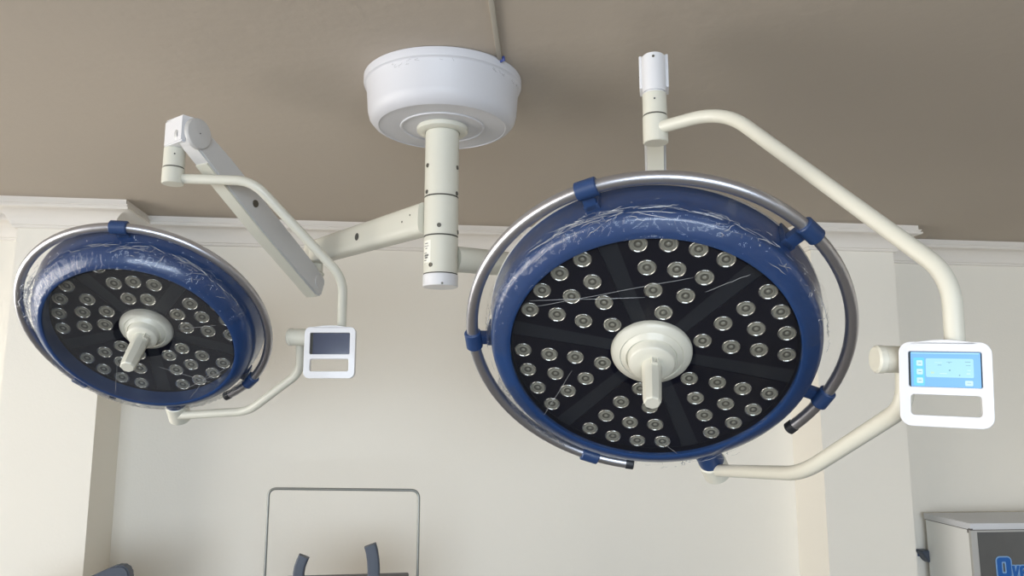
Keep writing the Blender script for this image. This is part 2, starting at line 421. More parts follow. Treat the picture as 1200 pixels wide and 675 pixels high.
    for ca in c['clamps']:
        t = math.radians(ca); n = V(math.cos(t), math.sin(t), 0); s = V(-math.sin(t), math.cos(t), 0)
        pr_ = V(off[0]+rr*math.cos(t), off[1]+rr*math.sin(t), c['dr'])
        ax = Matrix((n, s, V(0, 0, 1))).transposed()
        bm = BM(); add_cyl(bm, pr_-s*.021, pr_+s*.021, c['rt']+.0055, 24, .002)
        r_in = Ro-.006; r_out = pr_.length-.004
        add_box(bm, n*((r_in+r_out)/2)+V(0, 0, c['dr']-.012), ax, ((r_out-r_in)/2+.006, .013, .010), .004)
        add_box(bm, n*(Rr-.004)+V(0, 0, (c['dr']+db)/2-.006), ax, (.010, .016, (c['dr']-db)/2+.004), .004)
        finish('rail_clamp', bm, M['clip'], head)
    # pivot below the head that the yoke tube plugs into
    ja = math.radians(c['ja']); n = V(math.cos(ja), math.sin(ja), 0); dj = V(0, 0, c['dj'])
    bm = BM(); add_cyl(bm, n*(Rr-.06)+dj, n*c['j0']+dj, .030, 32, .003); finish('pivot_collar', bm, M['clip'], head)
    # clear wrap round the rim: crinkled sheet plus sharp creases
    prof = [(Rr+.004, db+.03), (Ro+.006, do-.02), (Ro+.003, do+.006), (Ri+(Ro-Ri)*.5, do+(di-do)*.55+.012), (Ri+.004, di+.008)]
    def surf(t, s_, up_=.0045):
        s_ = max(0, min(.999, s_))*(len(prof)-1); k = int(s_); fr_ = s_-k
        r = prof[k][0]*(1-fr_)+prof[k+1][0]*fr_; h = prof[k][1]*(1-fr_)+prof[k+1][1]*fr_
        return V((r+up_)*math.cos(t), (r+up_)*math.sin(t), h+up_)
    for (f0, f1) in c['film']:
        bm = BM(); NA, NS = int((f1-f0)*2.2), 22; grid = []
        for i in range(NA+1):
            t = math.radians(f0+(f1-f0)*i/NA); row = []
            for j in range(NS+1):
                p = surf(t, j/NS, .001); q = V(t*14, j/NS*7+math.sin(t*9)*1.2, f0)
                w_ = (.5-abs(noise.noise(q)))*.006 + (.5-abs(noise.noise(q*2.7)))*.003
                row.append(bm.verts.new(p*(1+w_*.9/p.length)+V(0, 0, w_*.6)))
            grid.append(row)
        for i in range(NA):
            for j in range(NS): bm.faces.new((grid[i][j], grid[i+1][j], grid[i+1][j+1], grid[i][j+1]))
        finish('plastic_film', bm, M['film'], head, angle=180, label='clear crinkled plastic wrap around the blue rim')
    # creases gathered where the wrap bunches: (angle, spread, place across the rim, how many, length)
    bm = BM()
    for (ac, sp_, sc_, n_, ln) in c['bunch']:
        for k in range(int(n_*.8)):
            t = math.radians(random.gauss(ac, sp_)); s0 = min(.97, max(.03, random.gauss(sc_, .09)))
            dt = random.choice((1, -1))*random.uniform(.15, 1)**2*ln*1.7; ds_ = random.gauss(0, .07); wob = ln*.06
            pts = [surf(t+dt*q/5+random.uniform(-wob, wob), s0+ds_*q/5+random.uniform(-.012, .012)) for q in range(6)]
            w_ = random.choice((.00022, .00028, .0004, .0007)); add_tube(bm, pts, [w_*.3, w_, w_*.8, w_, w_*.7, w_*.2], 5)
    for (ac, sp_, n_, out_, hz_) in c.get('clump', ()):
        for k in range(n_):
            t = math.radians(random.gauss(ac, sp_)); rr_ = Ro+random.uniform(-.006, out_); h_ = do+hz_+random.uniform(-.03, .03)
            pts = []
            for q in range(5): pts.append(V((rr_+random.uniform(-.006, .006))*math.cos(t), (rr_+random.uniform(-.006, .006))*math.sin(t), h_)); t += random.uniform(-.025, .03); h_ += random.uniform(-.008, .008)
            w_ = random.uniform(.0003, .0011); add_tube(bm, pts, [w_*.3, w_, w_*.8, w_, w_*.3], 5)
    fc = finish('film_crease', bm, M['crease'], head); fc['kind'] = 'stuff'
    bm = BM(); add_lathe(bm, [(.09*f, di*.5+.006), (Ri*.6, di*.8+.004), (Ri-.001, di+.0015)], seg=96)
    finish('plastic_film', bm, M[c['sheet']], head, angle=180, label='clear plastic film stretched over the lamp face')
    # stretched strands of wrap across the face
    bm = BM()
    for (r0, t0, r1, t1) in c['strands']:
        a, b = V(r0*math.cos(math.radians(t0)), r0*math.sin(math.radians(t0)), di+.002), V(r1*math.cos(math.radians(t1)), r1*math.sin(math.radians(t1)), di+.002)
        pts = [a+(b-a)*k/10+V(random.uniform(-1, 1), random.uniform(-1, 1), 0)*.0008 for k in range(11)]
        add_tube(bm, pts, [.0002]+[.00045]*9+[.0002], 5)
    fc = finish('film_crease', bm, M['crease'], head); fc['kind'] = 'stuff'
    return head, hf

# reference frames of the two heads
HR = head_frame(163.4, -75.26, 36.38, -9.53, 1.60)
HL = head_frame(-428.2, -47.6, 38.9, 2.46, 2.10)
def leds(Z, rows, mid, drop=0):
    out = []
    for r, n, st in rows:
        for k in range(n): out.append((r*Z, mid + (k-(n-1)/2)*st))
    return out
cfgR = dict(dark=.012,clump=((212, 8, 20, .012, -.03), (288, 7, 26, .012, -.02)),far=1,inner=.293, outer=.339, back=.350, di=.020, do=.002, db=-.080, nf=6, a0=137.6, chan=.038, rin=.082,
            leds=leds(1.6, ((.1688, 4, 12.03), (.1344, 3, 15.04), (.1003, 2, 23.1), (.0671, 1, 0)), 137.65), lens=.0188,
            hub=1.0, grip=.0200, griplen=.150, btn=math.radians(75), rail=.3895, off=(.006, .004), r0=-39.5, r1=262.5, dr=-.030, rt=.0128,
            clamps=(109, 44, 180, -23, -112.5), ja=-69, dj=-.04, j0=.405, film=((8, 178), (195, 235)), sheet='sheer',
            bunch=((112, 9, .42, 70, .10), (92, 14, .40, 55, .14), (62, 8, .46, 30, .10), (40, 8, .5, 26, .09), (18, 8, .5, 26, .08), (150, 12, .55, 22, .12), (212, 9, .3, 30, .10), (272, 6, .35, 14, .06), (296, 7, .4, 18, .08)),
            strands=((.285, 148, .16, 95), (.27, 150, .22, 70), (.29, 216, .17, 192), (.29, -78, .25, -84), (.2, 60, .28, 50)))
cfgL = dict(dark=.006,clump=((152, 6, 90, .026, -.01), (228, 7, 20, .010, -.02)),far=.6,inner=.243, outer=.286, back=.302, di=.050, do=.020, db=-.048, nf=5, a0=158.6, chan=.040, rin=.072,
            leds=leds(2.1, ((.1061, 4, 13.9), (.0779, 3, 18.1), (.0514, 2, 26.8)), 158.6), lens=.0212,
            hub=.84, grip=.0225, griplen=.150, btn=math.radians(40), rail=.3235, off=(-.001, .003), r0=-61, r1=239, dr=-.012, rt=.0118,
            clamps=(87, -42.5, 221), ja=-93, dj=-.045, j0=.352, film=((14, 172), (200, 330)), sheet='haze',
            bunch=((152, 7, .2, 70, .09), (110, 14, .40, 34, .13), (78, 9, .42, 34, .10), (52, 9, .42, 60, .09), (30, 8, .5, 24, .09), (228, 9, .35, 26, .08), (325, 12, .3, 20, .10)),
            strands=((.23, 238, .12, 225), (.23, -45, .10, -75), (.22, 15, .12, 22), (.235, -25, .20, -70), (.235, -70, .2, -28)))

def surgical(root, cfg, hf, g):
    """yoke, arms and panel; all points are world coordinates minus the root's location"""
    L = root.location
    W = lambda p: p - L
    lamp_head(root, hf, cfg)
    # extension arm
    a, b = g['ext0'], g['ext1']; d = (b-a).normalized(); side = d.cross(V(0, 0, 1)).normalized()
    bm = BM()
    ow, oh = g['extw'], g['exth']
    sec = [(ow*math.copysign(abs(math.cos(t))**g['sq'], math.cos(t)), oh*math.copysign(abs(math.sin(t))**g['sq'], math.sin(t))) for t in [2*PI*k/32 for k in range(32)]]
    rings = []
    for p, s in ((a, 1), (a+(b-a)*.97, .88), (b, .80)):
        rings.append([bm.verts.new(W(p)+side*x*s+V(0, 0, 1)*y*s) for x, y in sec])
    for p, q in zip(rings, rings[1:]):
        for k in range(32): bm.faces.new((p[k], p[(k+1) % 32], q[(k+1) % 32], q[k]))
    bm.faces.new(rings[0]); bm.faces.new(rings[-1])
    arm = finish('extension_arm', bm, M['cream'], root, angle=40)
    for fr_, hh, r in g['plugs']:
        p = W(a+(b-a)*fr_)+V(0, 0, hh); n = side if side.dot(O-a) > 0 else -side
        bm = BM(); add_lathe(bm, [(0, .0015), (r*.8, .0015), (r, .0005), (r, -.004)], p+n*(ow*(1-.14*fr_)-.0005), n, 24); finish('plug', bm, M['screw'] if r < .005 else M['gap'], arm)
    bm = BM(); e = W(b)
    add_cyl(bm, e+V(0, 0, -g['exth']*.8-.030), e+V(0, 0, g['exth']*.8), .030, 40, .004)
    add_cyl(bm, e+V(0, 0, -g['exth']*.8-.040), e+V(0, 0, -g['exth']*.8-.028), .034, 40, .003)
    finish('swivel_joint', bm, M['cream'], root)
    # spring arm
    s0, s1 = W(g['spr0']), W(g['spr1']); d = (s1-s0).normalized(); hz = V(d.x, d.y, 0).normalized(); side = hz.cross(V(0, 0, 1)).normalized()
    if side.dot(W(O)-s0) < 0: side = -side
    upv = side.cross(d); upv = upv if upv.z > 0 else -upv
    ax = Matrix((d, side, upv)).transposed()
    Ls = (s1-s0).length
    bm = BM()
    outline = [(-.042, -.030), (-.02, -.042), (Ls*.45, -.040), (Ls-.012, -.030), (Ls+.012, -.018), (Ls+.02, .012), (Ls, .034), (Ls*.8, .034), (.03, .028), (-.005, .026), (-.036, .0)]
    X = Matrix.Translation(s0) @ ax.to_4x4()
    Y = X @ Matrix(((1, 0, 0, 0), (0, 0, 1, 0), (0, 1, 0, 0), (0, 0, 0, 1)))
    add_prism(bm, outline, -.026, .026, Y)
    bmesh.ops.bevel(bm, geom=bm.edges[:], offset=.005, segments=3, affect='EDGES', clamp_overlap=True)
    sa = finish('spring_arm', bm, M['grey'], root, angle=30)
    # underside cover and slot
    bm = BM(); add_prism(bm, [(-.03, -.042), (Ls*.45, -.0445), (Ls-.07, -.037), (Ls-.07, -.030), (Ls*.45, -.036), (-.03, -.034)], -.020, .020, Y); finish('underside_cover', bm, M['cream'], sa, smooth=False)
    for sg in (1, -1):
        pk = 1 if sg == 1 else cfg['far']
        bm = BM(); add_lathe(bm, [(0, .0062), (.034*pk, .0062), (.0385*pk, .005), (.0405*pk, .001), (.0405*pk, -.006)], s1+side*.0275*sg, side*sg, 48); finish('pivot_disc', bm, M['grey'], sa)
        bm = BM(); add_lathe(bm, [(0, .001), (.0016, .001), (.0016, -.002)], s1+side*.0337*sg, side*sg, 12); finish('screw', bm, M['ink'], sa)
        bm = BM(); add_lathe(bm, [(0, .002), (.021, .002), (.024, -.002)], s0+side*.0255*sg+d*(-.008), side*sg, 40); finish('pivot_disc', bm, M['grey'], sa)
        bm = BM(); add_lathe(bm, [(0, .001), (.0105, .001), (.011, -.002)], s0+side*.027*sg+d*Ls*.57, side*sg, 20); finish('plug', bm, M['screw'], sa)
    bm = BM(); add_cyl(bm, W(V(b.x, b.y, g['spr0'].z-.02)), W(V(b.x, b.y, b.z-g['exth']*.8-.03)), .024, 32, .002)
    finish('arm_spigot', bm, M['grey'], root)
    # head-side vertical spindle
    c0, zs = g['cyl'], g['cylz']    # x,y ; heights bottom, gap, ring top, top
    q = lambda z: W(V(c0[0], c0[1], z))
    r = .0270
    bm = BM(); add_cyl(bm, q(zs[0]), q(zs[1]-.0018), r*1.03, 40, .002); add_cyl(bm, q(zs[1]-.004), q(zs[1]+.004), r*.93, 40, .0005); sw = finish('swivel_sleeve', bm, M['cream'], root)
    bm = BM(); add_cyl(bm, q(zs[1]+.001), q(zs[2]), r, 40, .001); sp = finish('lock_ring', bm, M['cream'], root)
    bm = BM(); add_lathe(bm, [(r*.9, -.003), (r*.955, -.003), (r*.955, .003), (r*.9, .003)], q(zs[1]), seg=40); finish('joint_seam', bm, M['gap'], root)
    # upper bracket: D-shaped block from the spindle back to the pivot
    hd = V(c0[0], c0[1], 0)-V(g['spr1'].x, g['spr1'].y, 0); dist = hd.length; hd.normalize(); sd = V(-hd.y, hd.x, 0)
    poly = [(r*math.cos(t), r*math.sin(t)) for t in [(-90+180*k/16)*PI/180 for k in range(17)]] + [(-dist-.004, r), (-dist-.004, -r)]
    X2 = Matrix.Translation(q(0)) @ Matrix((hd, sd, V(0, 0, 1))).transposed().to_4x4()
    bm = BM(); add_prism(bm, poly, zs[2]-.0005, zs[3], X2)
    bmesh.ops.bevel(bm, geom=[e_ for e_ in bm.edges if abs((e_.verts[0].co-e_.verts[1].co).z) < 1e-4], offset=.004, segments=2, affect='EDGES')
    # trim the lower rear of the bracket so that the arm clears it
    finish('pivot_bracket', bm, M['white'], root, angle=40)
    if cfg['far'] == 1:
        bm = BM(); add_box(bm, q((zs[3]+zs[3]-.078)/2)-hd*.022, Matrix((hd, sd, V(0, 0, 1))).transposed(), (.022, .0262, .0385), .002); finish('bracket_body', bm, M['white'], root)
        for sg in (1, -1):
            bm = BM(); add_box(bm, q((zs[3]+zs[3]-.078)/2+.001)+sd*sg*.0292-hd*.020, Matrix((hd, sd, V(0, 0, 1))).transposed(), (.024, .0035, .039), .002); finish('bracket_cheek', bm, M['white'], root)
    n = (O - V(c0[0], c0[1], EYE)); n.z = 0; n.normalize()
    for zz, m_ in (((zs[1]+zs[2])/2+.006, 'ink'), (zs[3]-.012, 'screw')):
        bm = BM(); add_lathe(bm, [(0, .0006), (.0018 if m_ == 'ink' else .003, .0006), (.003, -.002)], q(zz)+n*r, n, 16); finish('screw', bm, M[m_], sp)
    # upper yoke tube
    pts = [W(p) for p in g['upper']]
    bm = BM(); add_tube(bm, round_path(pts, g.get('bend', .07), 10), g['tr'], 28); finish('yoke_tube', bm, M['cream'], root, angle=60)
    pts = [W(p) for p in g['lower']]
    bm = BM(); add_tube(bm, round_path(pts, g['lb'], 10), g['tr'], 28); finish('yoke_tube', bm, M['cream'], root, angle=60)
    # horizontal pivot behind the panel
    bm = BM(); a, b = [W(p) for p in g['piv']]; add_cyl(bm, a, b, g['pr'], 40, .003); e_ = (b-a).normalized(); add_cyl(bm, a-e_*.003, a+e_*.012, g['pr']*1.04, 40, .003)
    finish('pivot_barrel', bm, M['cream'], root)
    # joint under the head
    Mh = hf; ja = math.radians(cfg['ja']); nn = V(math.cos(ja), math.sin(ja), 0)
    j0 = W(Mh @ (nn*(cfg['j0']-.008)+V(0, 0, cfg['dj']))); j1 = W(Mh @ (nn*g['j1']+V(0, 0, cfg['dj'])))
    bm = BM(); add_cyl(bm, j0, j1, .033, 40, .008); finish('yoke_joint', bm, M['cream'], root)
    # control panel
    w, h = g['psize']; up = V(0, 0, 1); rt = CR.copy()
    if 'prot' in g: 
        Rz = Matrix.Rotation(g['prot'], 3, 'Z'); rt = Rz @ rt
    fw = rt.cross(up).normalized()      # towards the camera
    rt2, up2 = rt, up
    if 'roll' in g:
        Rr_ = Matrix.Rotation(g['roll'], 3, fw); rt2, up2 = Rr_ @ rt, Rr_ @ up
    X3 = Matrix.Translation(W(g['pc'])) @ Matrix((rt2, up2, fw)).transposed().to_4x4()
    x0, x1, y0, y1 = -w/2, w/2, -h/2, h/2
    bm = BM()
    yb = y0+h*.36       # bar between screen and hand opening
    out = rrect(x0, y0, x1, y1, .016, 8, arch=h*.045)
    m = w*.115; tk = .018
    wx0, wx1 = x0+m, x1-m
    # body as a mesh: outline with two openings, made with boolean-free strips
    def body(z0, z1, grow=0):
        lower_in = rrect(wx0+.001, y0+h*.135, wx1-.001, y0+h*.375, .005, 8)
        up_in = rrect(wx0-.001, y0+h*.465, wx1+.001, y0+h*.885, .003, 8)
        return lower_in, up_in
    low_in, up_in = body(0, 0)
    split = y0+h*.42
    lo_out = rrect(x0, y0, x1, split, .016, 8); 
    # lower frame: rounded only at the bottom
    def half_out(bottom):
        pts_ = []
        base = rrect(x0, y0, x1, y1, .016, 8)
        return base
    def outline_lower():
        o_ = []
        src = rrect(x0, y0, x1, split, .016, 8)
        for k, (x, y) in enumerate(src):
            grp = k//9
            if grp == 0: o_.append((x1, split) if k % 9 < 8 else (x1-.004, split))
            elif grp == 1: o_.append((x0+.004, split) if k % 9 == 0 else (x0, split))
            else: o_.append((x, y))
        return o_
    def outline_upper():
        o_ = []
        src = rrect(x0, split, x1, y1, .016, 8)
        for k, (x, y) in enumerate(src):
            grp = k//9
            if grp == 2: o_.append((x0, split) if k % 9 < 8 else (x0+.004, split))
            elif grp == 3: o_.append((x1-.004, split) if k % 9 == 0 else (x1, split))
            else: o_.append((x, y))
        return o_
    add_frame(bm, outline_lower(), low_in, -tk, 0, X3)
    add_frame(bm, outline_upper(), up_in, -tk, 0, X3)
    # arched top cap
    arch = [(x1-.014-(x1-x0-.028)*k/12, y1-.002+h*.045*math.sin(PI*k/12)) for k in range(13)]
    add_prism(bm, [(x0+.014, y1-.004)]+[(x1-.014, y1-.004)]+arch, -tk, 0, X3)
    bmesh.ops.remove_doubles(bm, verts=bm.verts, dist=1e-5)
    panel = finish('control_panel', bm, M['white'], root, angle=40)
    bv = panel.modifiers.new('bevel', 'BEVEL'); bv.width = .0035; bv.segments = 3; bv.limit_method = 'ANGLE'; bv.angle_limit = math.radians(50)
    bm = BM(); add_prism(bm, rrect(wx0-.003, y0+h*.462, wx1+.003, y0+h*.888, .002, 3), -tk+.002, -.008, X3)
    finish('screen_housing', bm, M['gap'], panel, smooth=False)
    sx0, sx1, sy0, sy1 = wx0+(g['sinset']), wx1-.0005, y0+h*.468, y0+h*.880
    bm = BM(); add_prism(bm, rrect(sx0, sy0, sx1, sy1, .001, 2), -.009, -.0065, X3)
    scr = finish('touch_screen', bm, M[g['screen']], panel, smooth=False, label=g['slabel'])
    if g['screen'] == 'ui0':
        W_, H_ = sx1-sx0, sy1-sy0
        def ui(name, u0, v0, u1, v1, m_, z=.0002, r=.0012):
            bm = BM(); add_prism(bm, rrect(sx0+W_*u0, sy1-H_*v1, sx0+W_*u1, sy1-H_*v0, min(r, (u1-u0)*W_*.4, (v1-v0)*H_*.4), 3), -.0066, -.0065+z, X3); finish(name, bm, M[m_], scr, smooth=False)
        ui('screen_sidebar', .04, .16, .20, .97, 'ui1', .0002, .002)
        ui('status_bar', .01, .02, .98, .045, 'ui2', .0002)
        for k, v0 in enumerate((.24, .49, .74)):
            ui('screen_button', .085, v0, .175, v0+.16, 'ui3', .0004); ui('screen_icon', .11, v0+.07, .155, v0+.09, 'ui4', .0006)
        ui('readout_panel', .22, .18, .90, .72, 'ui2', .0002, .002)
        for u0, v0, u1, v1, m_ in ((.39, .36, .45, .38, 'ui4'), (.52, .27, .60, .285, 'ui4'), (.545, .29, .57, .31, 'ui4'), (.55, .49, .575, .54, 'ui4'), (.69, .63, .71, .67, 'ui4'),
                                   (.78, .26, .86, .28, 'ui4'), (.79, .36, .86, .375, 'ui4'), (.81, .50, .86, .52, 'ui3'), (.80, .59, .85, .62, 'ui3'), (.29, .56, .34, .62, 'ui5'), (.42, .60, .52, .62, 'ui3'), (.35, .29, .46, .30, 'ui3')):
            ui('screen_mark', u0, v0, u1, v1, m_, .0005, .0004)
        ui('screen_button', .775, .80, .885, .945, 'ui3', .0004); ui('screen_icon', .80, .86, .86, .875, 'ui4', .0006)

rootR = thing('surgical_light', V(.125, 1.965, 2.08), 'large round blue-rimmed surgical light with a lit blue touch screen, right of the column', 'surgical light', 'surgical lights hanging from the ceiling mount')
rootL = thing('surgical_light', V(.02, 1.975, 2.185), 'smaller round blue-rimmed surgical light with a dark switched-off screen, left of the column', 'surgical light', 'surgical lights hanging from the ceiling mount')

# right unit geometry
rc = P(768, 150, 1.72); rp = V(rc.x*1.034, rc.y*1.034, 2.462)
def heights(px, pys, x, y):
    return [at_y(px, py, y).z for py in pys]
gR = dict(ext0=V(.112, 1.975, 2.078), ext1=V(.72, 2.20, 2.078), extw=.034, exth=.034, sq=1.0, plugs=(), lb=.06,
          spr0=V(.72, 2.17, 1.985), spr1=rp, cyl=(rc.x, rc.y), cylz=heights(768, (168, 136, 111, 66), rc.x, rc.y),
          upper=[P(764, 152, 1.72), P(848, 129, 1.60), P(1114, 323, 1.14), P(1119, 400, 1.125)], tr=.0140, bend=.08,
          lower=[P(832, 551, 1.86), P(940, 555, 1.42), P(1061, 477, 1.19), P(1060, 425, 1.19)],
          piv=(P(1027, 421, 1.17), P(1110, 422, 1.17)), pr=.0205, j1=.455,
          pc=P(1108, 450.5, 1.10), psize=(.118, .122), roll=-.045, prot=-.45, screen='ui0', sinset=.002, slabel='touch screen lit bright blue')
lc = P(204, 190, 2.03); lp = V(-.577, 2.000, 2.392)
gL = dict(ext0=V(.035, 1.985, 2.186), ext1=V(-.311, 2.452, 2.178), extw=.030, exth=.043, sq=.55, lb=.038, plugs=((.12, .0, .003), (.50, -.002, .011), (.06, .012, .0025)),
          spr0=V(-.312, 2.433, 2.086), spr1=lp, cyl=(lc.x, lc.y), cylz=heights(204, (216, 197, 175, 145), lc.x, lc.y),
          upper=[P(203, 209, 2.03), P(296, 212, 2.00), P(402, 326, 2.10), P(400, 395, 2.16)], tr=.0128, bend=.045,
          lower=[P(206, 487, 2.36), P(291, 482, 2.32), P(352, 436, 2.24), P(352, 400, 2.21)],
          piv=(P(339.5, 395, 2.19), P(400, 396, 2.17)), pr=.0240, j1=.42,
          pc=P(386, 413, 2.09), psize=(.139, .140), screen='off', sinset=.006, slabel='dark switched-off touch screen')
surgical(rootR, cfgR, HR, gR)
surgical(rootL, cfgL, HL, gL)

# ------------------------------------------------------------------ cabinet
c_bl = at_y(1082, 601, 3.66); top = c_bl.z
c_fl = at_z(1136.5, 613.5, top); c_fr = at_z(1200, 614, top)
fx = (c_fr-c_fl); fx.z = 0; fx.normalize(); bx_ = V(-fx.y, fx.x, 0)
bx_ = (c_bl-c_fl); bx_.z = 0; dep = bx_.length; bx_.normalize(); fx = V(bx_.y, -bx_.x, 0)
cab = thing('glass_door_cabinet', V(c_fl.x, c_fl.y, 0), 'white metal cabinet with blue lettering on its dark door in the bottom right corner', 'cabinet')
XC = Matrix((fx, bx_, V(0, 0, 1))).transposed()
wd = .80
def cbox(bm, lo, hi, bev=0, mi=0):
    lo, hi = Vector(lo), Vector(hi); add_box(bm, XC @ ((lo+hi)/2), XC, (hi-lo)/2, bev, mi)
bm = BM(); cbox(bm, (.006, .012, .04), (.022, dep-.006, top-.028)); cbox(bm, (wd-.022, .012, .04), (wd-.006, dep-.006, top-.028)); cbox(bm, (.02, dep-.02, .04), (wd-.02, dep-.006, top-.028)); cbox(bm, (.006, .012, .04), (wd-.006, dep-.006, .06))
finish('cabinet_body', bm, M['cab'], cab, smooth=False)
bm = BM(); cbox(bm, (0, 0, top-.028), (wd, dep, top), .0015); tp = finish('cabinet_top', bm, M['cabtop'], cab)
bm = BM(); cbox(bm, (.004, .003, top-.0315), (wd-.004, dep, top-.0275)); cbox(bm, (-.001, -.001, top-.031), (.012, .016, top-.022), .003); cbox(bm, (.004, .02, top-.045), (.008, .030, top-.028), .001)
finish('worn_edge', bm, M['chip'], tp, smooth=False)
bm = BM(); 
for lo, hi in (((.004, .004, .04), (.034, .022, top-.031)), ((wd-.034, .004, .04), (wd-.004, .022, top-.031)), ((.03, .004, top-.040), (wd-.03, .022, top-.031)), ((.03, .004, .04), (wd-.03, .022, .09)), ((wd/2-.02, .004, .05), (wd/2+.02, .022, top-.035))): cbox(bm, lo, hi, .002)
door = finish('door_frame', bm, M['cabframe'], cab)
for u0, u1 in ((.034, wd/2-.02), (wd/2+.02, wd-.034)):
    bm = BM(); cbox(bm, (u0, .012, .09), (u1, .016, top-.040)); finish('door_panel', bm, M['backing'], cab, smooth=False, label='dark glossy door panel')
for lx in (.02, wd-.05):
    for ly in (.02, dep-.05):
        bm = BM(); cbox(bm, (lx, ly, 0), (lx+.03, ly+.03, .045), .003); finish('foot', bm, M['rubber'], cab)
# lettering: outlined condensed O v e
def on_door(px, py):
    d = ray(px, py); t = (c_fl-O).dot(bx_)/d.dot(bx_); p = O+d*t; return ((p-c_fl).dot(fx), p.z)
def door_x(depth): return Matrix.Translation(V(0, 0, 0)) @ Matrix((fx, V(0, 0, 1), -bx_)).transposed().to_4x4() @ Matrix.Translation(V(0, 0, -depth))
def letter_o(grow, m, name, dep_):
    (xa, za), (xb, zb) = on_door(1171.6, 677.6), on_door(1185.6, 653.6)
    (ia, ja_), (ib, jb) = on_door(1176.6, 672.6), on_door(1180.4, 658.6)
    bm = BM(); add_frame(bm, rrect(xa-grow, za-grow, xb+grow, zb+grow, .016+grow, 8), rrect(ia+grow, ja_+grow, ib-grow, jb-grow, .006, 8), 0, .0012, door_x(dep_)); finish(name, bm, M[m], cab, smooth=False)
letter_o(0, 'lettblue', 'lettering', .0100); letter_o(.0055, 'lettpale', 'lettering_outline', .0108)
def letter_poly(pts, grow, m, name, dep_):
    q = [on_door(*p) for p in pts]; cx_ = sum(p[0] for p in q)/len(q); cz_ = sum(p[1] for p in q)/len(q)
    bm = BM(); add_prism(bm, q, 0, .0012, door_x(dep_)); o = finish(name, bm, M[m], cab, smooth=False)
vee = [(1187.4, 663.4), (1190.6, 663.4), (1192.0, 671.5), (1193.4, 663.4), (1196.4, 663.4), (1193.6, 678.5), (1190.4, 678.5)]
veo = [(1186.4, 662.3), (1191.6, 662.3), (1192.0, 665.0), (1192.4, 662.3), (1197.5, 662.3), (1194.6, 679.6), (1189.4, 679.6)]
letter_poly(vee, 0, 'lettblue', 'lettering', .0096); letter_poly(veo, 0, 'lettpale', 'lettering_outline', .0108)
(xa, za), (xb, zb) = on_door(1197.6, 678.5), on_door(1207, 663.2); (ia, ja_), (ib, jb) = on_door(1200.8, 675.5), on_door(1203.8, 666.4)
def letter_e(grow, m, name, dep_):
    bm = BM(); add_frame(bm, rrect(xa-grow, za-grow, xb+grow, zb+grow, .014+grow, 8), rrect(ia+grow*.6, ja_+grow, ib-grow*.6, jb-grow, .003, 8), 0, .0012, door_x(dep_))
    zm = (za+zb)/2; add_prism(bm, [(ia, zm-.006), (ib, zm-.006), (ib, zm+.004), (ia, zm+.004)], 0, .0012, door_x(dep_)); finish(name, bm, M[m], cab, smooth=False)
letter_e(0, 'lettblue', 'lettering', .0092); letter_e(.0045, 'lettpale', 'lettering_outline', .0104)

# dark knob peeping out between cabinet and pier
kn = at_y(1090, 652, 3.6)
bm = BM(); wbk = thing('wall_bracket', V(kn.x+.01, 3.70, kn.z), 'small dark slate bracket on the wall behind the white cabinet', 'bracket')
add_prism(bm, [(-.018, .018), (.03, .018), (.03, -.045), (.012, -.034), (-.018, .010)], 0, .055, Matrix.Translation(V(0, 0, 0)) @ Matrix((V(1, 0, 0), V(0, 0, 1), V(0, -1, 0))).transposed().to_4x4())
bmesh.ops.bevel(bm, geom=bm.edges[:], offset=.003, segments=2, affect='EDGES')
finish('hook', bm, M['slate'], wbk)
bm = BM(); add_box(bm, V(.008, -.002, 0), I3, (.016, .002, .018), .001); finish('mounting_plate', bm, M['clip'], wbk)

# ------------------------------------------------------------------ steel frame stand at the back wall
zf = 3.3
p_tl, p_tr = at_y(315, 572.5, 3.15), at_y(491, 574.5, 3.05)
topz = (p_tl.z+p_tr.z)/2
fr = thing('screen_frame', V((p_tl.x+p_tr.x)/2, 3.10, 0), 'thin steel hoop frame with rounded corners standing before the back wall', 'frame')
L = fr.location
a, b = V(p_tl.x, 3.15, topz)-L, V(p_tr.x, 3.05, topz)-L
pts = [V(a.x, a.y, .02), V(a.x, a.y, p_tl.z), V(b.x, b.y, p_tr.z), V(b.x, b.y, .02)]
bm = BM(); add_tube(bm, round_path(pts, .032, 8), .0052, 14); finish('hoop', bm, M['wire'], fr, angle=60)
bm = BM(); add_tube(bm, [V(a.x, a.y, .35), V(b.x, b.y, .35)], .005, 12); finish('crossbar', bm, M['wire'], fr, angle=60)
for q in (a, b):
    bm = BM(); add_box(bm, V(q.x, q.y, .012), I3, (.02, .16, .012), .005); finish('foot', bm, M['rubber'], fr)

# treatment chair under the frame: black back cushion and two curved grips
c0 = at_y(334, 672, 2.85); c1 = at_y(479, 671, 2.80)
tz = c1.z - .018
ch = thing('treatment_chair', V((c0.x+c1.x)/2, 2.95, 0), 'black padded treatment chair back with two curved slate arms, in front of the steel hoop', 'treatment chair')
L = ch.location
hw = (c1.x-c0.x)/2
bm = BM(); add_box(bm, V(0, -.09, tz-.30), I3, (hw, .035, .30), .006, seg=3); finish('backrest', bm, M['navypad'], ch)
bm = BM(); add_box(bm, V(0, -.40, .50), I3, (hw*.98, .28, .045), .02, seg=3); finish('seat', bm, M['navypad'], ch)
bm = BM(); add_cyl(bm, V(0, -.35, .06), V(0, -.35, .46), .045, 32, .003); add_box(bm, V(0, -.13, .48), I3, (.05, .03, .12), .008); finish('pedestal', bm, M['wire'], ch)
bm = BM(); add_lathe(bm, [(0, 0), (.26, 0), (.26, .02), (.22, .045), (.06, .06), (0, .06)], V(0, -.35, 0), seg=48); finish('base', bm, M['slate'], ch)
